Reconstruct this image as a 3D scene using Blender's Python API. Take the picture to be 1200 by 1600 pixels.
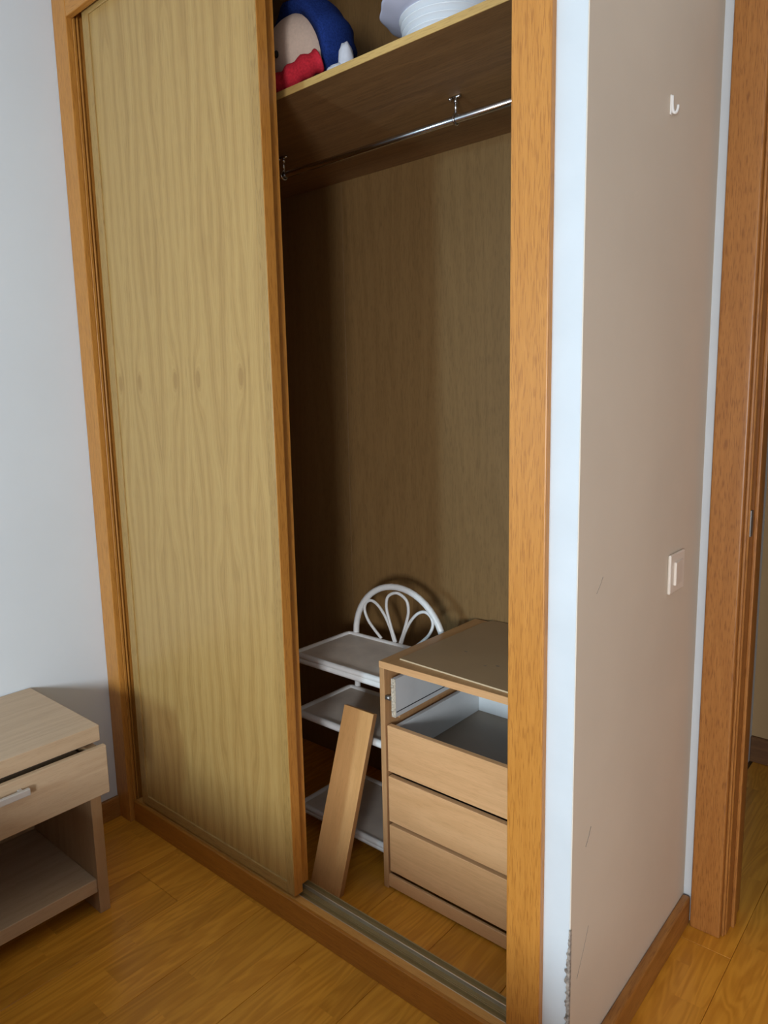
import bpy, bmesh, math, random
from mathutils import Vector, Matrix
random.seed(7)
for o in list(bpy.data.objects): bpy.data.objects.remove(o)
scene = bpy.context.scene
COL = scene.collection
# ------------------------------------------------------------------ camera
CAM = Vector((2.0605, -1.0706, 1.3))
yaw, pitch, roll = math.radians(40.564), math.radians(8.760), math.radians(-1.216)
fwd = Vector((-math.sin(yaw)*math.cos(pitch), math.cos(yaw)*math.cos(pitch), -math.sin(pitch)))
rt = Vector((math.cos(yaw), math.sin(yaw), 0)); dn = fwd.cross(rt)
c_, s_ = math.cos(roll), math.sin(roll)
right = c_*rt - s_*dn; down = s_*rt + c_*dn
cam_d = bpy.data.cameras.new('camera'); cam = bpy.data.objects.new('camera', cam_d); COL.objects.link(cam)
cam_d.sensor_fit = 'HORIZONTAL'; cam_d.sensor_width = 36; cam_d.lens = 1119.05/1200*36
cam_d.clip_start = .02
M = Matrix((right, -down, -fwd)).transposed().to_4x4(); M.translation = CAM
cam.matrix_world = M
scene.camera = cam
# ------------------------------------------------------------------ light
w = bpy.data.worlds.new('world'); scene.world = w; w.use_nodes = True
w.node_tree.nodes['Background'].inputs[0].default_value = (.72, .86, 1, 1)
w.node_tree.nodes['Background'].inputs[1].default_value = .2
def area(name, loc, aim, sx, sy, power, col):
    d = bpy.data.lights.new(name, 'AREA'); d.shape = 'RECTANGLE'; d.size = sx; d.size_y = sy
    d.energy = power; d.color = col
    o = bpy.data.objects.new(name, d); COL.objects.link(o); o.location = loc
    o.rotation_euler = (Vector(aim)-Vector(loc)).to_track_quat('-Z', 'Y').to_euler()
    return o
area('window_daylight', (1.05, -3.12, 1.33), (.95, 0, .85), .22, .45, 41, (.56, .82, 1.0))
area('window_skylight', (1.5, -3.10, 1.55), (1.4, 0, .9), 1.5, 1.1, 3, (.62, .86, 1.0))
area('side_window_daylight', (2.56, -2.55, 1.12), (1.5, .2, .8), .40, .45, 62, (.90, .94, 1.0))
vs = scene.view_settings
vs.view_transform = 'Standard'; vs.look = 'None'; vs.gamma = 1; vs.use_curve_mapping = False
vs.exposure = -0.26
# ------------------------------------------------------------------ helpers
def new_mat(name):
    m = bpy.data.materials.new(name); m.use_nodes = True
    nt = m.node_tree; b = nt.nodes['Principled BSDF']
    return m, nt, b
def N(nt, t, **kw):
    n = nt.nodes.new(t)
    for k, v in kw.items(): setattr(n, k, v)
    return n
def L(nt, a, b): nt.links.new(a, b)
def math_n(nt, op, a, b=None, c=None):
    n = nt.nodes.new('ShaderNodeMath'); n.operation = op
    for i, v in enumerate((a, b, c)):
        if v is None: continue
        if isinstance(v, (int, float)): n.inputs[i].default_value = v
        else: nt.links.new(v, n.inputs[i])
    return n.outputs[0]
def ramp(nt, fac, stops):
    r = nt.nodes.new('ShaderNodeValToRGB'); cr = r.color_ramp
    while len(cr.elements) < len(stops): cr.elements.new(.5)
    for e, (p, c) in zip(cr.elements, stops):
        e.position = p; e.color = (*c, 1)
    nt.links.new(fac, r.inputs[0]); return r.outputs[0]
def noise(nt, vec, scale, detail=3, rough=.55, dist=0):
    n = nt.nodes.new('ShaderNodeTexNoise'); n.inputs['Scale'].default_value = scale
    n.inputs['Detail'].default_value = detail; n.inputs['Roughness'].default_value = rough
    n.inputs['Distortion'].default_value = dist
    nt.links.new(vec, n.inputs['Vector']); return n.outputs['Fac']
def mapping(nt, src, scale=(1, 1, 1), loc=(0, 0, 0)):
    m = nt.nodes.new('ShaderNodeMapping'); m.inputs['Scale'].default_value = scale
    m.inputs['Location'].default_value = loc
    nt.links.new(src, m.inputs['Vector']); return m.outputs[0]
def mixc(nt, fac, a, b, mode='MIX'):
    m = nt.nodes.new('ShaderNodeMix'); m.data_type = 'RGBA'; m.blend_type = mode
    for k, v in (('Factor', fac), ('A', a), ('B', b)):
        s = [i for i in m.inputs if i.name == k and (i.type == 'RGBA' if k != 'Factor' else i.type == 'VALUE')][0]
        if isinstance(v, (int, float)): s.default_value = v
        elif isinstance(v, tuple): s.default_value = (*v, 1)
        else: nt.links.new(v, s)
    return [o for o in m.outputs if o.type == 'RGBA'][0]
def bump(nt, b, h, strength=.15, dist=.002):
    n = nt.nodes.new('ShaderNodeBump'); n.inputs['Strength'].default_value = strength
    n.inputs['Distance'].default_value = dist
    nt.links.new(h, n.inputs['Height']); nt.links.new(n.outputs[0], b.inputs['Normal'])
def plain(name, col, rough=.5, metal=0, nscale=0, namt=.1, spec=.5, bumpy=0):
    m, nt, b = new_mat(name)
    b.inputs['Roughness'].default_value = rough; b.inputs['Metallic'].default_value = metal
    b.inputs['Specular IOR Level'].default_value = spec
    b.inputs['Base Color'].default_value = (*col, 1)
    if nscale:
        tc = N(nt, 'ShaderNodeTexCoord')
        f = noise(nt, tc.outputs['Object'], nscale, 4)
        c = ramp(nt, f, [(.3, tuple(x*(1-namt) for x in col)), (.7, tuple(min(1, x*(1+namt)) for x in col))])
        L(nt, c, b.inputs['Base Color'])
        if bumpy: bump(nt, b, f, bumpy, .002)
    return m
def wood(name, light, dark, axis='z', rough=.4, scale=1.0, contrast=1.0, pores=.35, seed=0, per_object=False):
    """grain streaks along one axis"""
    m, nt, b = new_mat(name)
    tc = N(nt, 'ShaderNodeTexCoord'); v = tc.outputs['Object']
    if per_object:
        oi = N(nt, 'ShaderNodeObjectInfo')
        off = N(nt, 'ShaderNodeVectorMath', operation='SCALE'); L(nt, v, off.inputs[0]); off.inputs['Scale'].default_value = 1
        add = N(nt, 'ShaderNodeVectorMath', operation='ADD'); L(nt, v, add.inputs[0])
        r10 = math_n(nt, 'MULTIPLY', oi.outputs['Random'], 23.0)
        comb = N(nt, 'ShaderNodeCombineXYZ')
        for i in range(3): L(nt, r10, comb.inputs[i])
        L(nt, comb.outputs[0], add.inputs[1]); v = add.outputs[0]
    a = 'xyz'.index(axis)
    s1 = [9*scale]*3; s1[a] = .7*scale
    s2 = [60*scale]*3; s2[a] = 2.2*scale
    s3 = [480]*3; s3[a] = 34
    f1 = noise(nt, mapping(nt, v, s1, (seed, seed*1.7, seed*.3)), 1, 3, .5, .6)
    f2 = noise(nt, mapping(nt, v, s2, (seed, 0, 0)), 1, 4, .6, .3)
    f3 = noise(nt, mapping(nt, v, s3), 1, 2, .5)
    # growth rings from the broad noise
    rings = math_n(nt, 'SINE', math_n(nt, 'MULTIPLY', f1, 55.0))
    rings = math_n(nt, 'MULTIPLY_ADD', rings, .5, .5)
    mix = math_n(nt, 'MULTIPLY_ADD', rings, .28, math_n(nt, 'MULTIPLY', f2, .72))
    mid = .5
    lo, hi = mid-.22/contrast, mid+.22/contrast
    c = ramp(nt, mix, [(max(0, lo), dark), (min(1, hi), light)])
    if pores:
        pf = ramp(nt, f3, [(.36, tuple(x*.62 for x in dark)), (.48, (1, 1, 1))])
        c = mixc(nt, pores, c, pf, 'MULTIPLY')
    L(nt, c, b.inputs['Base Color'])
    b.inputs['Roughness'].default_value = rough
    bump(nt, b, f3, .06, .001)
    return m
def finish(name, bm, mat, parent=None, smooth=False, bevel=0, seg=1):
    if bevel:
        bmesh.ops.bevel(bm, geom=[e for e in bm.edges], offset=bevel, segments=seg, affect='EDGES', profile=.5)
    bmesh.ops.recalc_face_normals(bm, faces=bm.faces)
    me = bpy.data.meshes.new(name); bm.to_mesh(me); bm.free()
    if smooth:
        for p in me.polygons: p.use_smooth = True
    for m in (mat if isinstance(mat, (list, tuple)) else [mat]): me.materials.append(m)
    o = bpy.data.objects.new(name, me); COL.objects.link(o)
    if parent is not None:
        o.parent = parent
    return o
def origin_of(parent):
    p = Vector((0, 0, 0)); q = parent
    while q is not None:
        p = p + q.location; q = q.parent
    return p
def bm_box(bm, x0, x1, y0, y1, z0, z1):
    r = bmesh.ops.create_cube(bm, size=1)
    for v in r['verts']:
        v.co = Vector((x0+(v.co.x+.5)*(x1-x0), y0+(v.co.y+.5)*(y1-y0), z0+(v.co.z+.5)*(z1-z0)))
    return r['verts']
def box(name, mat, parent, x0, x1, y0, y1, z0, z1, bevel=.0012, seg=1):
    """a box given in world coordinates under an unrotated parent"""
    off = origin_of(parent)
    bm = bmesh.new(); bm_box(bm, x0-off.x, x1-off.x, y0-off.y, y1-off.y, z0-off.z, z1-off.z)
    return finish(name, bm, mat, parent, bevel=bevel, seg=seg)
def bm_tube(bm, pts, r, n=12, closed=False, caps=True):
    pts = [Vector(p) for p in pts]; K = len(pts); rings = []; up = None
    for i, p in enumerate(pts):
        if closed: t = (pts[(i+1) % K]-pts[i-1]).normalized()
        else: t = (pts[min(i+1, K-1)]-pts[max(i-1, 0)]).normalized()
        if up is None:
            up = Vector((0, 0, 1)) if abs(t.z) < .9 else Vector((1, 0, 0))
        side = t.cross(up)
        if side.length < 1e-4: side = t.cross(Vector((0, 1, 0)))
        side.normalize(); up = side.cross(t).normalized()
        rr = r[i] if isinstance(r, (list, tuple)) else r
        rings.append([bm.verts.new(p+rr*(math.cos(a)*side+math.sin(a)*up)) for a in [2*math.pi*k/n for k in range(n)]])
    for i in range(K if closed else K-1):
        A, B = rings[i], rings[(i+1) % K]
        for k in range(n): bm.faces.new((A[k], A[(k+1) % n], B[(k+1) % n], B[k]))
    if caps and not closed:
        bm.faces.new(rings[0]); bm.faces.new(rings[-1][::-1])
def tube(name, mat, parent, pts, r, n=12, closed=False):
    off = origin_of(parent); bm = bmesh.new()
    bm_tube(bm, [Vector(p)-off for p in pts], r, n, closed)
    return finish(name, bm, mat, parent, smooth=True)
def lathe(bm, prof, n=48, wave=None):
    rings = []
    for j, (r, z) in enumerate(prof):
        ring = []
        for k in range(n):
            a = 2*math.pi*k/n; rr = r
            if wave and wave[j]: rr = r*(1+wave[j]*math.cos(12*a))
            ring.append(bm.verts.new((rr*math.cos(a), rr*math.sin(a), z)))
        rings.append(ring)
    for A, B in zip(rings, rings[1:]):
        for k in range(n): bm.faces.new((A[k], A[(k+1) % n], B[(k+1) % n], B[k]))
    bm.faces.new(rings[0][::-1]); bm.faces.new(rings[-1])
def spline(pts, n=8, closed=False):
    P = [Vector(p) for p in pts]; out = []; K = len(P)
    for i in range(K if closed else K-1):
        g = (lambda j: P[j % K]) if closed else (lambda j: P[min(max(j, 0), K-1)])
        p0, p1, p2, p3 = g(i-1), g(i), g(i+1), g(i+2)
        for k in range(n):
            t = k/n
            out.append(.5*((2*p1)+(p2-p0)*t+(2*p0-5*p1+4*p2-p3)*t*t+(3*p1-p0-3*p2+p3)*t**3))
    if not closed: out.append(P[-1])
    return out
def thing(name, label, cat, loc=(0, 0, 0), group=None, rot=None):
    o = bpy.data.objects.new(name, None); COL.objects.link(o); o.location = loc; o.empty_display_size = .05
    if rot is not None: o.rotation_euler = rot
    o['label'] = label; o['category'] = cat
    if group: o['group'] = group
    return o
def tag(o, label, cat, group=None):
    o['label'] = label; o['category'] = cat
    if group: o['group'] = group
    return o
def struct(o, label=None):
    o['kind'] = 'structure'
    if label: o['label'] = label
    return o
def struct_empty(name, label, loc=(0, 0, 0)):
    o = bpy.data.objects.new(name, None); COL.objects.link(o); o.location = loc; o.empty_display_size = .05
    return struct(o, label)
# ------------------------------------------------------------------ materials
OAK = wood('oak_trim', (.58, .250, .046), (.46, .182, .028), 'z', .38, 2.2, .45, .3)
OAKX = wood('oak_trim_across', (.58, .250, .046), (.46, .182, .028), 'x', .38, 2.2, .45, .3)
OAKY = wood('oak_trim_deep', (.58, .250, .046), (.46, .182, .028), 'y', .38, 2.2, .45, .3)
BASEB = wood('oak_skirting', (.42, .19, .045), (.29, .115, .024), 'y', .4, 1.3, .8, .3)
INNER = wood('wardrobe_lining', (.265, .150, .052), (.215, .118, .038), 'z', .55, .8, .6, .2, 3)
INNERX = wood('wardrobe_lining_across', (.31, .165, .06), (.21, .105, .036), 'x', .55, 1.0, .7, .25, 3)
SHELFEDGE = wood('shelf_edge_oak', (.62, .40, .13), (.46, .28, .085), 'x', .5, 1.0, .7, .2, 5)
BEECH = wood('pinkish_beech_laminate', (.78, .45, .21), (.66, .36, .155), 'x', .45, 1.0, .7, .12, 11)
BEECHZ = wood('beech_edge', (.60, .34, .155), (.48, .255, .105), 'z', .45, 1.0, .7, .12, 12)
BEECHY = wood('beech_top', (.56, .31, .13), (.45, .235, .09), 'y', .42, 1.0, .7, .12, 13)
BOARD = wood('loose_front_laminate', (.82, .45, .175), (.69, .355, .125), 'z', .38, 1.0, .7, .12, 15)
MAPLE = wood('pale_maple_laminate', (.56, .40, .25), (.46, .315, .19), 'y', .45, .8, .65, .1, 21)
MAPLEZ = wood('pale_maple_upright', (.50, .32, .17), (.40, .24, .12), 'z', .45, .8, .65, .1, 22)
WALLP = plain('white_wall_paint', (.70, .74, .77), .8, 0, 3, .02, .2)
WHITEP = plain('white_plaster', (.62, .66, .68), .8, 0, 8, .03, .2)
BEIGE = plain('beige_wall_paint', (.70, .605, .485), .75, 0, 2.5, .04, .25)
ROOMP = plain('room_grey_paint', (.55, .52, .50), .8, 0, 2.5, .03, .2)
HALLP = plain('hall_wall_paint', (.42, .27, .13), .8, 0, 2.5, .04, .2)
CEILP = plain('ceiling_paint', (.78, .80, .82), .85, 0, 3, .02, .2)
CHIP = plain('broken_plaster', (.30, .26, .22), .95, 0, 120, .6, .1, .6)
DIRT = plain('scuff_mark', (.20, .17, .14), .9)
WHITEMET = plain('white_enamel', (.84, .83, .80), .3, 0, 14, .04, .5)
SHELFTOP = plain('stained_white_board', (.72, .65, .56), .5, 0, 9, .14, .4)
WHITELAM = plain('white_melamine', (.70, .72, .72), .4, 0, 10, .05, .5)
CHIPB = plain('chipboard_edge', (.55, .47, .36), .9, 0, 200, .35, .2, .4)
GREYB = plain('grey_drawer_bottom', (.24, .19, .14), .5, 0, 6, .08)
HARDB = plain('hardboard_sheet', (.38, .25, .13), .6, 0, 5, .06, .4)
HARDEDGE = plain('hardboard_edge', (.60, .46, .28), .8)
STEEL = plain('chrome', (.62, .63, .64), .18, 1)
DARKSTEEL = plain('dull_metal', (.30, .29, .27), .4, .9)
ALU = plain('champagne_aluminium', (.34, .24, .10), .45, .15, 40, .05)
ALUB = plain('aluminium_edge', (.60, .54, .42), .35, .6)
IVORY = plain('ivory_plastic', (.80, .72, .62), .35)
WHITEPL = plain('white_plastic', (.84, .82, .78), .35)
GREYH = plain('satin_grey_handle', (.50, .45, .40), .4, .3)
PLATE = plain('white_plate_plastic', (.78, .80, .82), .25)
LILAC = plain('lilac_plate_plastic', (.62, .62, .74), .25)
BLUEF = plain('blue_plush', (.014, .035, .17), .95, 0, 260, .35, .1, .4)
SKINF = plain('pale_felt', (.62, .47, .37), .9, 0, 160, .06, .1, .2)
REDF = plain('red_plush', (.52, .025, .04), .9, 0, 200, .2, .1, .3)
WHITEF = plain('white_cloth', (.62, .62, .66), .9, 0, 60, .08, .1, .2)
BLACKT = plain('black_thread_and_gap_shade', (.015, .013, .012), .8)
FABRIC = plain('bed_cover', (.16, .15, .19), .95, 0, 20, .08, .1)
# bookmatched oak veneer of the sliding doors, mirrored every 134 mm, a knot in each leaf
def veneer():
    m, nt, b = new_mat('bookmatched_oak_veneer')
    tc = N(nt, 'ShaderNodeTexCoord'); sp = N(nt, 'ShaderNodeSeparateXYZ'); L(nt, tc.outputs['Object'], sp.inputs[0])
    X, Z = sp.outputs['X'], sp.outputs['Z']
    u = math_n(nt, 'PINGPONG', math_n(nt, 'SUBTRACT', X, .267-.134*8), .134)
    du = math_n(nt, 'SUBTRACT', u, .047)
    # knot
    def gauss(du, sx, z0, sz):
        a = math_n(nt, 'POWER', math_n(nt, 'ABSOLUTE', math_n(nt, 'DIVIDE', du, sx)), 2)
        c = math_n(nt, 'POWER', math_n(nt, 'ABSOLUTE', math_n(nt, 'DIVIDE', math_n(nt, 'SUBTRACT', Z, z0), sz)), 2)
        return math_n(nt, 'EXPONENT', math_n(nt, 'MULTIPLY', math_n(nt, 'ADD', a, c), -1))
    k = gauss(du, .013, 1.365, .030)
    k2 = gauss(du, .026, 1.365, .11)
    uv = N(nt, 'ShaderNodeCombineXYZ'); L(nt, u, uv.inputs[0]); L(nt, Z, uv.inputs[2])
    n1 = noise(nt, mapping(nt, uv.outputs[0], (8, 1, 1.5)), 1, 2, .5)
    n2 = noise(nt, mapping(nt, uv.outputs[0], (60, 1, 1.6), (3, 0, 1)), 1, 4, .6)
    g = math_n(nt, 'MULTIPLY_ADD', k, .026, u)
    g = math_n(nt, 'MULTIPLY_ADD', k2, .042, g)
    damp = math_n(nt, 'MULTIPLY_ADD', gauss(du, .07, 1.365, .17), -.88, 1)
    g = math_n(nt, 'MULTIPLY_ADD', math_n(nt, 'MULTIPLY', math_n(nt, 'SUBTRACT', n1, .5), damp), .15, g)
    ring = math_n(nt, 'SINE', math_n(nt, 'MULTIPLY', g, 2*math.pi/.0085))
    ring2 = math_n(nt, 'SINE', math_n(nt, 'MULTIPLY', g, 2*math.pi/.042))
    r = math_n(nt, 'MULTIPLY_ADD', ring, .5, .5)
    r2 = math_n(nt, 'MULTIPLY_ADD', ring2, .5, .5)
    f = math_n(nt, 'ADD', math_n(nt, 'MULTIPLY', r, .15), math_n(nt, 'ADD', math_n(nt, 'MULTIPLY', r2, .32), math_n(nt, 'MULTIPLY', n2, .53)))
    f = math_n(nt, 'SUBTRACT', f, math_n(nt, 'MULTIPLY', k, .45))
    c = ramp(nt, f, [(.15, (.36, .205, .060)), (.5, (.45, .272, .086)), (.85, (.495, .314, .106))])
    p = noise(nt, mapping(nt, tc.outputs['Object'], (500, 1, 14)), 1, 2)
    pc = ramp(nt, p, [(.36, (.55, .5, .45)), (.47, (1, 1, 1))])
    c = mixc(nt, .3, c, pc, 'MULTIPLY')
    L(nt, c, b.inputs['Base Color']); b.inputs['Roughness'].default_value = .36
    return m
VENEER = veneer()
# laminate floor: each board carries three printed strips with their own tone and staggered joints
def laminate():
    m, nt, b = new_mat('oak_laminate_floor')
    g = N(nt, 'ShaderNodeTexCoord'); v = g.outputs['Object']
    oi = N(nt, 'ShaderNodeObjectInfo')
    sp = N(nt, 'ShaderNodeSeparateXYZ'); L(nt, v, sp.inputs[0])
    sx = math_n(nt, 'FLOOR', math_n(nt, 'MULTIPLY', sp.outputs['X'], 3/.1975-.001))
    rnd = math_n(nt, 'MULTIPLY', oi.outputs['Random'], 17)
    h1 = math_n(nt, 'FRACT', math_n(nt, 'MULTIPLY', math_n(nt, 'SINE', math_n(nt, 'MULTIPLY_ADD', sx, 12.9, rnd)), 437.5))
    yy = math_n(nt, 'ADD', math_n(nt, 'MULTIPLY', sp.outputs['Y'], 1/.43), h1)
    sy = math_n(nt, 'FLOOR', yy)
    comb = N(nt, 'ShaderNodeCombineXYZ'); L(nt, sx, comb.inputs[0]); L(nt, sy, comb.inputs[1]); L(nt, rnd, comb.inputs[2])
    wn = N(nt, 'ShaderNodeTexWhiteNoise', noise_dimensions='3D'); L(nt, comb.outputs[0], wn.inputs['Vector'])
    tone = wn.outputs['Value']
    offs = N(nt, 'ShaderNodeVectorMath', operation='MULTIPLY_ADD'); L(nt, wn.outputs['Color'], offs.inputs[0])
    offs.inputs[1].default_value = (9, 9, 9); L(nt, v, offs.inputs[2])
    vv = offs.outputs[0]
    f1 = noise(nt, mapping(nt, vv, (13, 1.6, 1)), 1, 3, .5, .8)
    rings = math_n(nt, 'MULTIPLY_ADD', math_n(nt, 'SINE', math_n(nt, 'MULTIPLY', f1, 60.0)), .5, .5)
    f2 = noise(nt, mapping(nt, vv, (90, 4, 1)), 1, 4, .6, .4)
    f = math_n(nt, 'ADD', math_n(nt, 'MULTIPLY', rings, .30), math_n(nt, 'MULTIPLY', f2, .7))
    c = ramp(nt, f, [(.25, (.57, .225, .018)), (.7, (.74, .33, .034))])
    tc = ramp(nt, tone, [(0, (.80, .78, .74)), (.6, (1, 1, 1)), (1, (1.0, 1.0, 1.0))])
    c = mixc(nt, 1, c, tc, 'MULTIPLY')
    L(nt, c, b.inputs['Base Color']); b.inputs['Roughness'].default_value = .33
    return m
FLOORM = laminate()
SUBF = plain('floor_joint', (.14, .07, .02), .8)
# ------------------------------------------------------------------ setting
floor = struct_empty('floor', 'golden oak laminate floor boards running towards the wardrobe')
box('floor_bed', SUBF, floor, -.1, 3.3, -3.2, 2.6, -.06, -.008, 0)
PW = .1975; plank_meshes = {}
def plank(xa, xb, ya, yb, ztop):
    key = (round(xb-xa, 4), round(yb-ya, 4))
    if key not in plank_meshes:
        bm = bmesh.new(); bm_box(bm, 0.0004, xb-xa-.0004, .0004, yb-ya-.0004, -.008, 0)
        bmesh.ops.bevel(bm, geom=[e for e in bm.edges if e.verts[0].co.z > -.001 and e.verts[1].co.z > -.001], offset=.0009, segments=1, affect='EDGES')
        bmesh.ops.recalc_face_normals(bm, faces=bm.faces)
        me = bpy.data.meshes.new('plank'); bm.to_mesh(me); bm.free(); me.materials.append(FLOORM)
        plank_meshes[key] = me
    o = bpy.data.objects.new('plank', plank_meshes[key]); COL.objects.link(o); o.parent = floor
    o.location = (xa, ya, ztop)
x = .9-5*PW; col = 0
while x < 3.25:
    xa, xb = max(x, 0.0), min(x+PW, 3.2)
    y = -3.1-[.0, .45, .9, .2, .7][col % 5]
    while y < 2.5:
        ya, yb = max(y, -3.1), min(y+1.29, 2.5)
        lim = .004
        if xb <= 1.558:     # stops at the wardrobe
            if ya < lim: plank(xa, xb, ya, min(yb, lim), 0)
        else:
            if yb > ya: plank(xa, xb, ya, yb, 0)
        y += 1.29
    x += PW; col += 1
# inside the wardrobe
x = 1.13-6*PW; col = 0
while x < 1.5:
    xa, xb = max(x, .02), min(x+PW, 1.5)
    if xb > xa:
        s = .20+.1*(col % 3)
        plank(xa, xb, .088, .74, 0.004)
    x += PW; col += 1
wl = struct(box('wall_left', WALLP, None, -.12, 0, -3.2, .8, 0, 2.62, 0), 'pale white painted wall behind the bedside table')
bl = struct(box('baseboard_left', BASEB, None, 0, .014, -3.1, -.013, 0, .068, .003, 2), 'oak skirting board along the left wall')
wr = struct_empty('wall_right', 'beige partition wall with white plastered end beside the wardrobe')
box('wall_core', BEIGE, wr, 1.512, 1.558, .0006, .66, 0, 2.62, 0)
box('white_plaster_end', WHITEP, wr, 1.502, 1.5565, 0, .02, 0, 2.62, .0008)
# torn plaster on the lower corner
off = Vector((0, 0, 0)); bm = bmesh.new()
z = .02; prev = None
rr = random.Random(3)
while z < .37:
    amp = .0085 if z < .30 else .0085*(.37-z)/.07
    wdt = max(.0012, amp*rr.uniform(.35, 1.0))
    cur = [bm.verts.new((1.5572-wdt, -.0014-rr.uniform(0, .0014), z)), bm.verts.new((1.5585, -.0016, z)), bm.verts.new((1.5592, .003, z))]
    if prev:
        for i in range(2): bm.faces.new((prev[i], prev[i+1], cur[i+1], cur[i]))
    prev = cur; z += rr.uniform(.0025, .005)
finish('torn_plaster_edge', bm, CHIP, wr)
# pencil scratches and scuffs on the beige paint
for (ya, za, yb, zb, r) in ((.075, .965, .10, .99, .0003), (.03, .25, .075, .33, .0003), (.055, .50, .075, .53, .0005)):
    tube('scratch', DIRT, wr, [(1.5582, ya, za), (1.5582, (ya+yb)/2+.002, (za+zb)/2), (1.5582, yb, zb)], r, 5)
br = struct(box('baseboard_right', BASEB, None, 1.558, 1.578, -.004, .632, 0, .072, .005, 3), 'oak skirting board along the beige wall')
wb = struct(box('wall_back', WHITEP, None, 1.40, 1.655, .64, .74, 0, 2.62, 0), 'white strip of wall beside the door frame')
# door frame on the right
door = struct_empty('door_1', 'oak door frame without visible leaf at right edge', (1.6, .62, 0))
OAKD = wood('oak_door_frame', (.44, .185, .042), (.34, .130, .026), 'z', .4, 2.0, .5, .4, 31)
box('casing', OAKD, door, 1.581, 1.651, .618, .64, 0, 2.16, .004, 3)
box('casing_bead', OAKD, door, 1.651, 1.657, .632, .648, 0, 2.10, .002, 2)
box('jamb', OAKD, door, 1.640, 1.660, .640, .76, 0, 2.10, .002)
box('door_stop', OAKD, door, 1.660, 1.668, .678, .70, 0, 2.10, .002, 2)
box('strike_plate', DARKSTEEL, door, 1.6575, 1.6625, .645, .662, .985, 1.045, .001)
box('head_casing', OAKD, door, 1.651, 2.55, .618, .64, 2.09, 2.16, .004, 3)
box('casing', OAKD, door, 2.48, 2.55, .618, .64, 0, 2.09, .004, 3)
box('jamb', OAKD, door, 2.471, 2.485, .640, .76, 0, 2.10, .002)
leaf = box('unseen_door_leaf', OAKD, door, 1.79, 2.468, .742, .778, .006, 2.10, .002)  # leaf added out of view to block light into the hall
for yy_ in (.735, .785): tube('door_handle', STEEL, leaf, [(1.85, yy_, 1.0), (1.91, yy_, 1.0), (1.97, yy_, 1.0)], .008, 10)
struct(box('wall_back_far', WALLP, None, 2.49, 3.2, .64, .74, 0, 2.62, 0))
struct(box('wall_back_lintel', WALLP, None, 1.655, 2.49, .64, .74, 2.12, 2.62, 0))
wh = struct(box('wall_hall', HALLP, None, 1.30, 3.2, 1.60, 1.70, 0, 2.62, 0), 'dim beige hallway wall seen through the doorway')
struct(box('wall_hall_corner', WALLP, None, 1.20, 1.482, 1.545, 1.60, 0, 2.62, .001), 'pale corner of the hallway wall beyond the door frame')
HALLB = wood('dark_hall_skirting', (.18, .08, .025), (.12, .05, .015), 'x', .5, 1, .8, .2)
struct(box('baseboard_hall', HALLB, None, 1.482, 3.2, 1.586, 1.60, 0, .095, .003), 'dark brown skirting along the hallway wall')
# rest of the room behind the photographer
struct(box('ceiling', CEILP, None, -.12, 3.2, -3.2, 2.6, 2.62, 2.72, 0), 'white ceiling')
struct(box('wall_window_side', ROOMP, None, 2.8, 2.9, -3.2, 2.6, 0, 2.62, 0))
wf = struct_empty('wall_front', 'white wall with window opposite the wardrobe')
box('wall_part', ROOMP, wf, -.12, .55, -3.25, -3.15, 0, 2.62, 0)
box('wall_part', ROOMP, wf, 2.45, 3.2, -3.25, -3.15, 0, 2.62, 0)
box('wall_part', ROOMP, wf, .55, 2.45, -3.25, -3.15, 0, .85, 0)
box('wall_part', ROOMP, wf, .55, 2.45, -3.25, -3.15, 2.25, 2.62, 0)
# ------------------------------------------------------------------ wardrobe
wd = thing('built_in_wardrobe', 'oak built-in wardrobe with sliding doors pushed to the left', 'wardrobe', (.75, 0, 0))
box('trim_upright', OAK, wd, .001, .072, -.014, .004, 0, 2.44, .002, 2)
box('trim_upright', OAK, wd, 1.436, 1.5055, -.014, .004, 0, 2.44, .002, 2)
box('header', OAKX, wd, .072, 1.436, -.013, .004, 2.335, 2.44, .002, 2)
box('header_soffit', OAKX, wd, .072, 1.436, .004, .10, 2.36, 2.44, .001)
box('jamb', OAK, wd, .02, .0735, .004, .012, 0, 2.40, .001)
box('jamb', OAK, wd, .02, .066, .012, .74, 0, 2.40, .001)
box('jamb_bead', OAK, wd, .066, .074, .016, .021, .068, 2.36, .001)
box('jamb', OAK, wd, 1.440, 1.500, .004, .095, 0, 2.40, .001)
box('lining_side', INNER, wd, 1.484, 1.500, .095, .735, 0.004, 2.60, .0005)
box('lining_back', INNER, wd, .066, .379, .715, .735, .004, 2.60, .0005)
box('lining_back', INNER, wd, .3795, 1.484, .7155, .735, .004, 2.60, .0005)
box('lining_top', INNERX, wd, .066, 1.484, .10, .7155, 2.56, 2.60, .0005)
PLINTH = wood('oak_plinth', (.48, .19, .024), (.37, .135, .016), 'x', .4, 1.3, .7, .25, 41)
box('plinth', PLINTH, wd, .0735, 1.436, 0, .010, 0, .0685, .002, 2)
PLTOP = wood('oak_plinth_top_lit', (.66, .34, .09), (.55, .26, .06), 'x', .4, 1.0, .7, .2, 43)  # lighter oak paints in the light falling on the level cap
box('plinth_cap', PLTOP, wd, .0735, 1.440, .004, .030, .050, .0665, .001)
# aluminium double track
tr = thing('track', '', ''); del tr['label']; del tr['category']; tr.parent = wd; tr.location = (0, 0, 0)
box('track_base', ALU, wd, .0735, 1.440, .030, .088, .0, .056, .0005); bpy.data.objects.remove(tr)
for ya, yb, zt, mt in ((.030, .0325, .0655, ALUB), (.046, .048, .064, ALU), (.0495, .0515, .064, ALU), (.066, .0685, .066, ALUB), (.085, .088, .064, ALU)):
    box('track_rib', mt, wd, .0735, 1.440, ya, yb, .055, zt, .0004)
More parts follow.
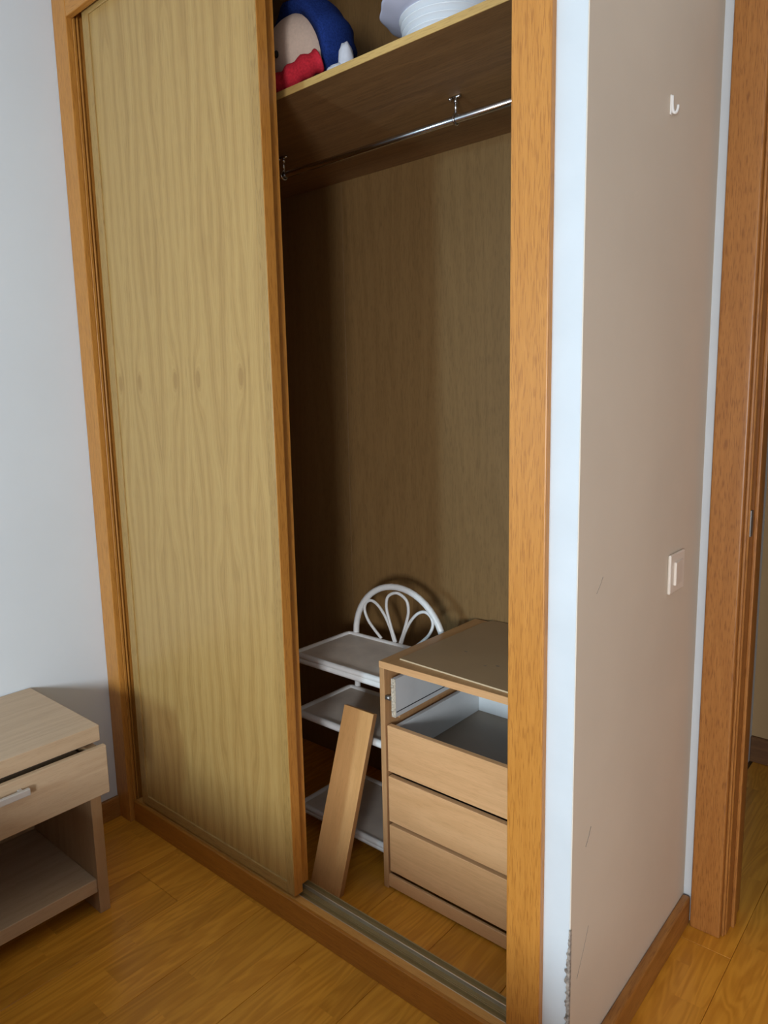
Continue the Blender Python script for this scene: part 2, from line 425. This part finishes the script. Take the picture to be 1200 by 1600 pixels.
# upper shelf
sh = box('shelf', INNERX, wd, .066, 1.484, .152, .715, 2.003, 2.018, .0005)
box('shelf_edging', SHELFEDGE, sh, .066-.0, 1.484, .1495, .152, 2.0025, 2.0185, .0005)
# hanging rail
rl = tube('hanging_rail', STEEL, wd, [(.067, .42, 1.951), (.6, .42, 1.951), (1.484, .42, 1.951)], .0085, 16)
for bx in (.432, 1.032):
    bm = bmesh.new(); o3 = origin_of(wd)
    ringp = [Vector((bx, .42+.0115*math.cos(a), 1.951+.0115*math.sin(a)))-o3 for a in [2*math.pi*k/16 for k in range(16)]]
    bm_tube(bm, ringp, .0025, 8, closed=True)
    bm_tube(bm, [Vector((bx, .42, 1.962))-o3, Vector((bx, .42, 2.003))-o3], .0028, 8)
    bm_tube(bm, [Vector((bx, .42, 1.985))-o3, Vector((bx, .42, 1.999))-o3], .0042, 8)
    bm_tube(bm, [Vector((bx-.014, .42, 2.000))-o3, Vector((bx+.014, .42, 2.000))-o3], .0035, 8)
    r_ = bmesh.ops.create_uvsphere(bm, u_segments=10, v_segments=6, radius=.0045)
    bmesh.ops.translate(bm, verts=r_['verts'], vec=Vector((bx-.012, .414, 1.996))-o3)
    finish('rail_bracket', bm, STEEL, rl, smooth=True)
DOORW = wood('oak_door_stile', (.43, .265, .085), (.36, .205, .058), 'z', .38, 2.0, .5, .3, 51)
DOORX = wood('oak_door_rail', (.43, .265, .085), (.36, .205, .058), 'x', .38, 2.0, .5, .3, 51)
def sliding_door(xa, xb, ya, yb, label):
    d = box('sliding_door', VENEER, wd, xa+.03, xb-.024, ya+.004, yb-.002, .10, 2.352, .0005)
    d['label'] = label
    # the parts keep the wardrobe origin of the door
    box('stile', DOORW, d, xa, xa+.032, ya, yb, .074, 2.356, .002, 2)
    box('stile', DOORW, d, xb-.026, xb, ya, yb, .074, 2.356, .002, 2)
    box('side_light_tone_strip', OAK, d, xb-.0005, xb+.0012, ya+.0015, yb-.0005, .0745, 2.3555, 0)  # orange strip colours the door's side as the light tints it
    box('rail', DOORX, d, xa+.032, xb-.026, ya, yb, .074, .104, .002, 2)
    box('rail', DOORX, d, xa+.032, xb-.026, ya, yb, 2.326, 2.356, .002, 2)
    return d
sliding_door(.112, .812, .010, .038, 'front oak veneer sliding door with knot figures')
sliding_door(.076, .790, .048, .078, 'rear sliding door hidden behind the front one')
# ------------------------------------------------------------------ drawer unit
du = thing('drawer_unit', 'beech laminate drawer unit with its top drawer front missing inside wardrobe', 'drawers', (1.12, .48, .004))
UX0, UX1, UY0, UY1 = .898, 1.352, .255, .703
box('side_panel', [BEECHZ], du, UX0, UX0+.016, UY0, UY1, .004, .624, .001)
box('side_panel', [BEECHZ], du, UX1-.016, UX1, UY0, UY1, .004, .624, .001)
box('top', BEECHY, du, UX0, UX1, UY0, UY1, .624, .642, .001)
box('back_panel', WHITELAM, du, UX0+.016, UX1-.016, UY1-.006, UY1, .02, .624, 0)
box('kick_board', BEECH, du, UX0+.016, UX1-.016, UY0+.002, UY0+.010, .010, .046, .001)
box('top_edging', BEECH, du, UX0, UX1, UY0-.001, UY0, .6242, .6418, 0)
def drawer(z0, z1, zb0, zb1):
    f = box('drawer', BEECH, du, UX0+.0225, UX1-.0225, UY0+.0005, UY0+.0165, z0, z1, .0012)
    xa, xb = UX0+.030, UX1-.030; ya, yb = UY0+.0165, UY0+.415
    box('drawer_side', WHITELAM, f, xa, xa+.013, ya, yb, zb0, zb1, .0006)
    box('drawer_side', WHITELAM, f, xb-.013, xb, ya, yb, zb0, zb1, .0006)
    box('drawer_back', WHITELAM, f, xa+.013, xb-.013, yb-.013, yb, zb0, zb1, .0006)
    box('drawer_bottom', GREYB, f, xa+.013, xb-.013, ya, yb-.013, zb0+.012, zb0+.016, 0)
    return f
drawer(.345, .4715, .360, .4655)
drawer(.2035, .3305, .215, .315)
drawer(.0595, .1925, .072, .175)
# carcass of the top drawer, its front and floor taken off
ob = box('open_drawer_side', WHITELAM, du, UX0+.030, UX0+.043, .268, .66, .494, .597, .0006)
ob['label'] = 'white side of the frontless top drawer'
box('chipped_end', CHIPB, ob, UX0+.0295, UX0+.0435, .2655, .268, .4935, .5975, .0008)
box('bottom_groove', BLACKT, ob, UX0+.0428, UX0+.0433, .270, .655, .5065, .5092, 0)
for zz in (.513, .578):
    tube('dowel', CHIPB, ob, [(UX0+.036, .262, zz), (UX0+.036, .268, zz)], .0045, 10)
tube('cam_bolt', DARKSTEEL, ob, [(UX0+.0165, .262, .545), (UX0+.030, .262, .545)], .0065, 12)
box('open_drawer_side', WHITELAM, du, UX1-.043, UX1-.030, .268, .66, .494, .597, .0006)
box('open_drawer_back', WHITELAM, du, UX0+.043, UX1-.043, .648, .66, .494, .597, .0006)
box('drawer_runner', BEECHZ, du, UX0+.016, UX0+.029, .30, .66, .478, .4925, .0005)
# loose hardboard sheet lying on it
hp = thing('hardboard_sheet', 'thin brown hardboard sheet lying loose on top of the drawer unit', 'board', (1.15, .49, .642))
bm = bmesh.new()
quad = [(.938, .291), (1.345, .268), (1.362, .690), (.950, .668), ]
quad = [(.938, .291), (1.40, .266), (1.42, .708), (.9575, .708), (.945, .676)]
vb = [bm.verts.new((a-1.15, b_-.49, .0004)) for a, b_ in quad]; vt = [bm.verts.new((a-1.15, b_-.49, .0042)) for a, b_ in quad]
K = len(quad)
bm.faces.new(vb[::-1]); bm.faces.new(vt)
for i in range(K): bm.faces.new((vb[i], vb[(i+1) % K], vt[(i+1) % K], vt[i])).material_index = 1
finish('sheet', bm, [HARDB, HARDEDGE], hp)
for (a, b_, s) in ((1.045, .435, .006), (1.165, .395, .007), (1.14, .378, .005), (1.215, .45, .006)):
    bm = bmesh.new(); ang = rr.uniform(0, 3)
    vs_ = [bm.verts.new((a-1.15+s*rr.uniform(.5, 1)*math.cos(t), b_-.49+s*.6*rr.uniform(.5, 1)*math.sin(t), .0044)) for t in [2*math.pi*k/9 for k in range(9)]]
    bm.faces.new(vs_); finish('glue_stain', bm, DIRT, hp)
# ------------------------------------------------------------------ white rack
rk = thing('shelf_rack', 'white metal shelf rack with arched petal back inside wardrobe', 'rack', (.705, .435, .004))
RX0, RX1, RY0, RY1 = .512, .886, .312, .56
cx, R_ = .7115, .1755
arch = [(cx-R_, RY1, .006)] + [(cx-R_, RY1, z_) for z_ in (.2, .4, .566)] + \
       [(cx-R_*math.cos(a), RY1, .566+R_*math.sin(a)) for a in [math.pi*k/24 for k in range(1, 24)]] + \
       [(cx+R_, RY1, z_) for z_ in (.566, .4, .2)] + [(cx+R_, RY1, .006)]
tube('arched_back', WHITEMET, rk, arch, .0098, 14)
cen = [(.7035, .567), (.690, .60), (.676, .64), (.668, .675), (.676, .708), (.7115, .724)]
cen = cen + [(2*.7115-a, b_) for a, b_ in cen[-2::-1]]
lef = [(.697, .567), (.682, .607), (.660, .645), (.633, .673), (.606, .683), (.584, .672), (.577, .648), (.590, .618), (.615, .592), (.645, .567)]
rig = [(2*.7115-a, b_) for a, b_ in lef]
for loop in (cen, lef, rig):
    tube('petal', WHITEMET, rk, spline([(a, RY1-.002, b_) for a, b_ in loop], 6), .0048, 8)
def rack_shelf(zt, zb, double):
    s = box('rack_shelf', SHELFTOP, rk, RX0+.008, RX1-.008, RY0+.008, RY1-.010, zt-.016, zt-.007, .001)
    rad = .0085
    zs = [zt-rad, zb+rad] if double else [(zt+zb)/2]
    for zc in zs:
        bm = bmesh.new(); o3 = origin_of(s)
        r_ = rad if double else (zt-zb)/2
        cr = .014
        cor = []
        for (qx, qy, a0) in ((RX1-cr, RY0+cr, -90), (RX1-cr, RY1-.008-cr, 0), (RX0+cr, RY1-.008-cr, 90), (RX0+cr, RY0+cr, 180)):
            for k in range(5):
                a = math.radians(a0+90*k/4); cor.append(Vector((qx+cr*math.cos(a), qy+cr*math.sin(a), zc))-o3)
        bm_tube(bm, cor, r_, 10, closed=True)
        finish('rim', bm, WHITEMET, s, smooth=True)
    return s
rack_shelf(.568, .536, True)
rack_shelf(.386, .364, False)
rack_shelf(.082, .054, True)
for px in (RX1-.010,):
    tube('post', WHITEMET, rk, [(px, RY0+.014, .004), (px, RY0+.014, .3), (px, RY0+.014, .56)], .0085, 10)
box('small_stain', BLACKT, rk, .835, .850, .345, .352, .5612, .5617, 0)
# ------------------------------------------------------------------ leaning drawer front
P0 = Vector((.731, .141, .006)); P1 = Vector((.733, .292, .466))
lb = thing('loose_drawer_front', 'loose beech drawer front leaning upright against the white rack', 'board', P0+Vector((.055, 0, 0)))
up_ = (P1-P0); ln = up_.length; up_.normalize(); xa_ = Vector((1, 0.03, 0)); ya_ = up_.cross(xa_).normalized(); xa_ = ya_.cross(up_).normalized()
if ya_.y < 0: ya_ = -ya_
lb.rotation_euler = Matrix((xa_, ya_, up_)).transposed().to_euler()
bm = bmesh.new(); bm_box(bm, -.054, .052, .0, .016, 0, ln)
finish('board', bm, BOARD, lb, bevel=.001)
bm = bmesh.new(); bm_box(bm, .052, .0527, .0005, .0155, .001, ln-.001)
EDGEB = wood('beech_edge_strip', (.44, .22, .08), (.34, .16, .055), 'z', .45, 1, .7, .1)
finish('edge_strip', bm, EDGEB, lb)
# ------------------------------------------------------------------ bedside table
nsd = thing('bedside_table', 'pale maple bedside table with one drawer and open shelf', 'bedside table', (.2, -.5, 0))
NY0, NY1 = -.752, -.249
box('top', MAPLE, nsd, .004, .395, NY0, NY1, .468, .509, .0015, 2)
box('side_panel', MAPLEZ, nsd, .02, .390, NY1-.036, NY1-.008, 0, .456, .001)
box('side_panel', MAPLEZ, nsd, .02, .390, NY0+.008, NY0+.036, 0, .456, .001)
box('shelf', MAPLE, nsd, .02, .385, NY0+.036, NY1-.036, .060, .097, .0012)
box('back_panel', MAPLEZ, nsd, .02, .028, NY0+.036, NY1-.036, .097, .468, 0)
box('gap_shade_strip', BLACKT, nsd, .02, .372, NY0+.02, NY1-.014, .456, .468, 0)  # black strip painted for the shade in the gap below the top
dr = box('drawer', MAPLE, nsd, .400, .416, NY0-.002, NY1+.004, .333, .4605, .002, 2)
box('drawer_box', MAPLE, dr, .05, .400, NY0+.045, NY1-.045, .350, .445, .001)
bm = bmesh.new(); o3 = origin_of(dr)
bm_box(bm, .430-o3.x, .440-o3.x, -.557-o3.y, -.444-o3.y, .424-o3.z, .440-o3.z)
for yy_ in (-.545, -.465): bm_box(bm, .414-o3.x, .432-o3.x, yy_-o3.y, yy_+.01-o3.y, .427-o3.z, .437-o3.z)
finish('handle', bm, GREYH, dr, bevel=.0015)
# ------------------------------------------------------------------ hook and switch
hk = thing('wall_hook', 'small white plastic hook stuck high on the beige wall', 'hook', (1.558, .345, 1.80))
box('back_plate', WHITEPL, hk, 1.558, 1.5605, .340, .348, 1.806, 1.840, .001, 2)
tube('hook_arm', WHITEPL, hk, spline([(1.561, .343, 1.838), (1.5615, .343, 1.822), (1.563, .344, 1.811), (1.5665, .347, 1.809), (1.5685, .350, 1.815), (1.569, .351, 1.822)], 5), .0027, 8)
sw = thing('light_switch', 'ivory wall light switch on the beige wall near door frame', 'switch', (1.558, .47, .926))
box('frame', IVORY, sw, 1.5585, 1.5655, .425, .512, .885, .970, .003, 3)
bm = bmesh.new(); bm_box(bm, 1.5645-1.558, 1.5705-1.558, .446-.47, .497-.47, .902-.926, .952-.926)
for v in bm.verts:
    if v.co.x > .009 and v.co.y > 0: v.co.x -= .004
finish('rocker', bm, IVORY, sw, bevel=.0012, seg=2)
# ------------------------------------------------------------------ plates on the upper shelf
PX, PY = 1.096, .302
names = ['lowest', 'second from bottom', 'third from bottom', 'fourth from bottom', 'fifth from bottom']
for i in range(5):
    z0 = 2.0187+i*.0125; ro = .093+.003*i
    bm = bmesh.new()
    prof = [(.055, 0), (.062, 0), (.076, .012), (ro-.012, .024), (ro, .029), (ro+.001, .0305), (ro-.002, .0312), (ro-.014, .0265), (.078, .0145), (.060, .0035), (.03, .003)]
    lathe(bm, prof, 56)
    o = finish('plate', bm, PLATE, None, smooth=True); o.location = (PX, PY, z0)
    tag(o, 'white plastic plate in the stack on the wardrobe shelf, '+names[i], 'plate', 'plates stacked on the upper shelf')
bm = bmesh.new(); ro = .146
prof = [(.06, 0), (.068, 0), (.088, .014), (.112, .022), (.116, .0225), (ro-.004, .034), (ro, .036), (ro+.0005, .0375), (ro-.004, .037), (.114, .0255), (.086, .017), (.06, .004), (.03, .0035)]
wv = [0, 0, 0, 0, 0, .012, .016, .016, .012, 0, 0, 0, 0]
lathe(bm, prof, 120, wv)
o = finish('plate', bm, LILAC, None, smooth=True); o.location = (PX, PY, 2.0187+5*.0125)
tag(o, 'wide lilac-white plate with wavy rim on top of the plate stack', 'plate', 'plates stacked on the upper shelf')
# ------------------------------------------------------------------ plain soft doll on the upper shelf
dl = thing('plush_doll', 'soft doll with blue hair and red sleeves lying on the wardrobe shelf', 'doll', (.72, .27, 2.019))
def blob(name, mat, c, r, parent, amp=0, fr=9, seg=28, cut=None, rot=None):
    bm = bmesh.new(); bmesh.ops.create_uvsphere(bm, u_segments=seg, v_segments=seg*2//3, radius=1)
    if cut: 
        bmesh.ops.delete(bm, geom=[v for v in bm.verts if cut(v.co)], context='VERTS')
    for v in bm.verts:
        n = v.co.copy(); k = 1+amp*(math.sin(fr*n.x+1.3)*math.sin(fr*n.y+.4)*math.cos(fr*n.z))
        v.co = Vector((n.x*r[0]*k, n.y*r[1]*k, n.z*r[2]*k))
    if rot is not None: bmesh.ops.rotate(bm, verts=bm.verts, matrix=rot)
    o3 = origin_of(parent)
    bmesh.ops.translate(bm, verts=bm.verts, vec=Vector(c)-o3)
    return finish(name, bm, mat, parent, smooth=True)
HC = Vector((.690, .265, 2.135))
hd = blob('head', SKINF, HC, (.098, .090, .094), dl)
# hair: a cap over the back and crown, turned away from the face
face = Vector((-.28, -.86, -.30)).normalized()
bm = bmesh.new(); bmesh.ops.create_uvsphere(bm, u_segments=40, v_segments=26, radius=1)
q_ = Vector((0, 0, -1)).rotation_difference(face).to_matrix()
bmesh.ops.delete(bm, geom=[v for v in bm.verts if v.co.z < -.30], context='VERTS')
for v in bm.verts:
    n = v.co.copy(); a = math.atan2(n.y, n.x); k = 1+.025*math.sin(9*a)
    v.co = q_ @ n
    v.co = Vector((v.co.x*.120*k, v.co.y*.114*k, v.co.z*.116*k)) + HC + Vector((.008, .008, .010)) - origin_of(dl)
o = finish('hair', bm, BLUEF, dl, smooth=True)
so = o.modifiers.new('thickness', 'SOLIDIFY'); so.thickness = .030; so.offset = -1
def on_head(a, b_, k=1.0):
    """point on the face: a to its right, b up"""
    rt_ = face.cross(Vector((0, 0, 1))).normalized(); u_ = rt_.cross(face).normalized()
    d = (face + a*rt_ + b_*u_).normalized()
    return HC + Vector((d.x*.098, d.y*.090, d.z*.094))*k
tube('mouth_stitch', BLACKT, dl, spline([on_head(-.10, -.42, 1.005), on_head(.05, -.50, 1.005), on_head(.2, -.42, 1.005)], 5), .0014, 6)
blob('button_eye', BLACKT, on_head(.30, .12, 1.0), (.007, .007, .008), dl, seg=12)
blob('button_eye', BLACKT, on_head(-.30, .12, 1.0), (.007, .007, .008), dl, seg=12)
sl = spline([(.600, .185, 2.047), (.655, .178, 2.047), (.715, .178, 2.050), (.765, .186, 2.066), (.790, .215, 2.084)], 6)
tube('sleeve', REDF, dl, sl, [.024+.003*math.sin(i*1.4) for i in range(len(sl))], 14)
bd = spline([(.700, .26, 2.048), (.76, .285, 2.048), (.83, .31, 2.047)], 5)
tube('body', REDF, dl, bd, [.026]*len(bd), 14)
blob('cloth_tuft', WHITEF, (.858, .235, 2.070), (.018, .018, .040), dl, .12, 7, 18)
blob('cloth_tuft', WHITEF, (.838, .225, 2.045), (.030, .022, .021), dl, .12, 7, 18)
# ------------------------------------------------------------------ bed beside the table, behind the frame's left edge
bed = thing('bed', 'low bed with dark grey cover beside the bedside table', 'bed', (1.0, -1.45, 0))
box('base', MAPLE, bed, .03, 1.93, -2.10, -.83, .05, .22, .01)
box('mattress', FABRIC, bed, .03, 1.93, -2.10, -.815, .22, .53, .05, 4)
for (a, b_) in ((.1, -.9), (1.85, -.9), (.1, -2.03), (1.85, -2.03)):
    box('leg', MAPLEZ, bed, a-.03, a+.03, b_-.03, b_+.03, 0, .06, .002)
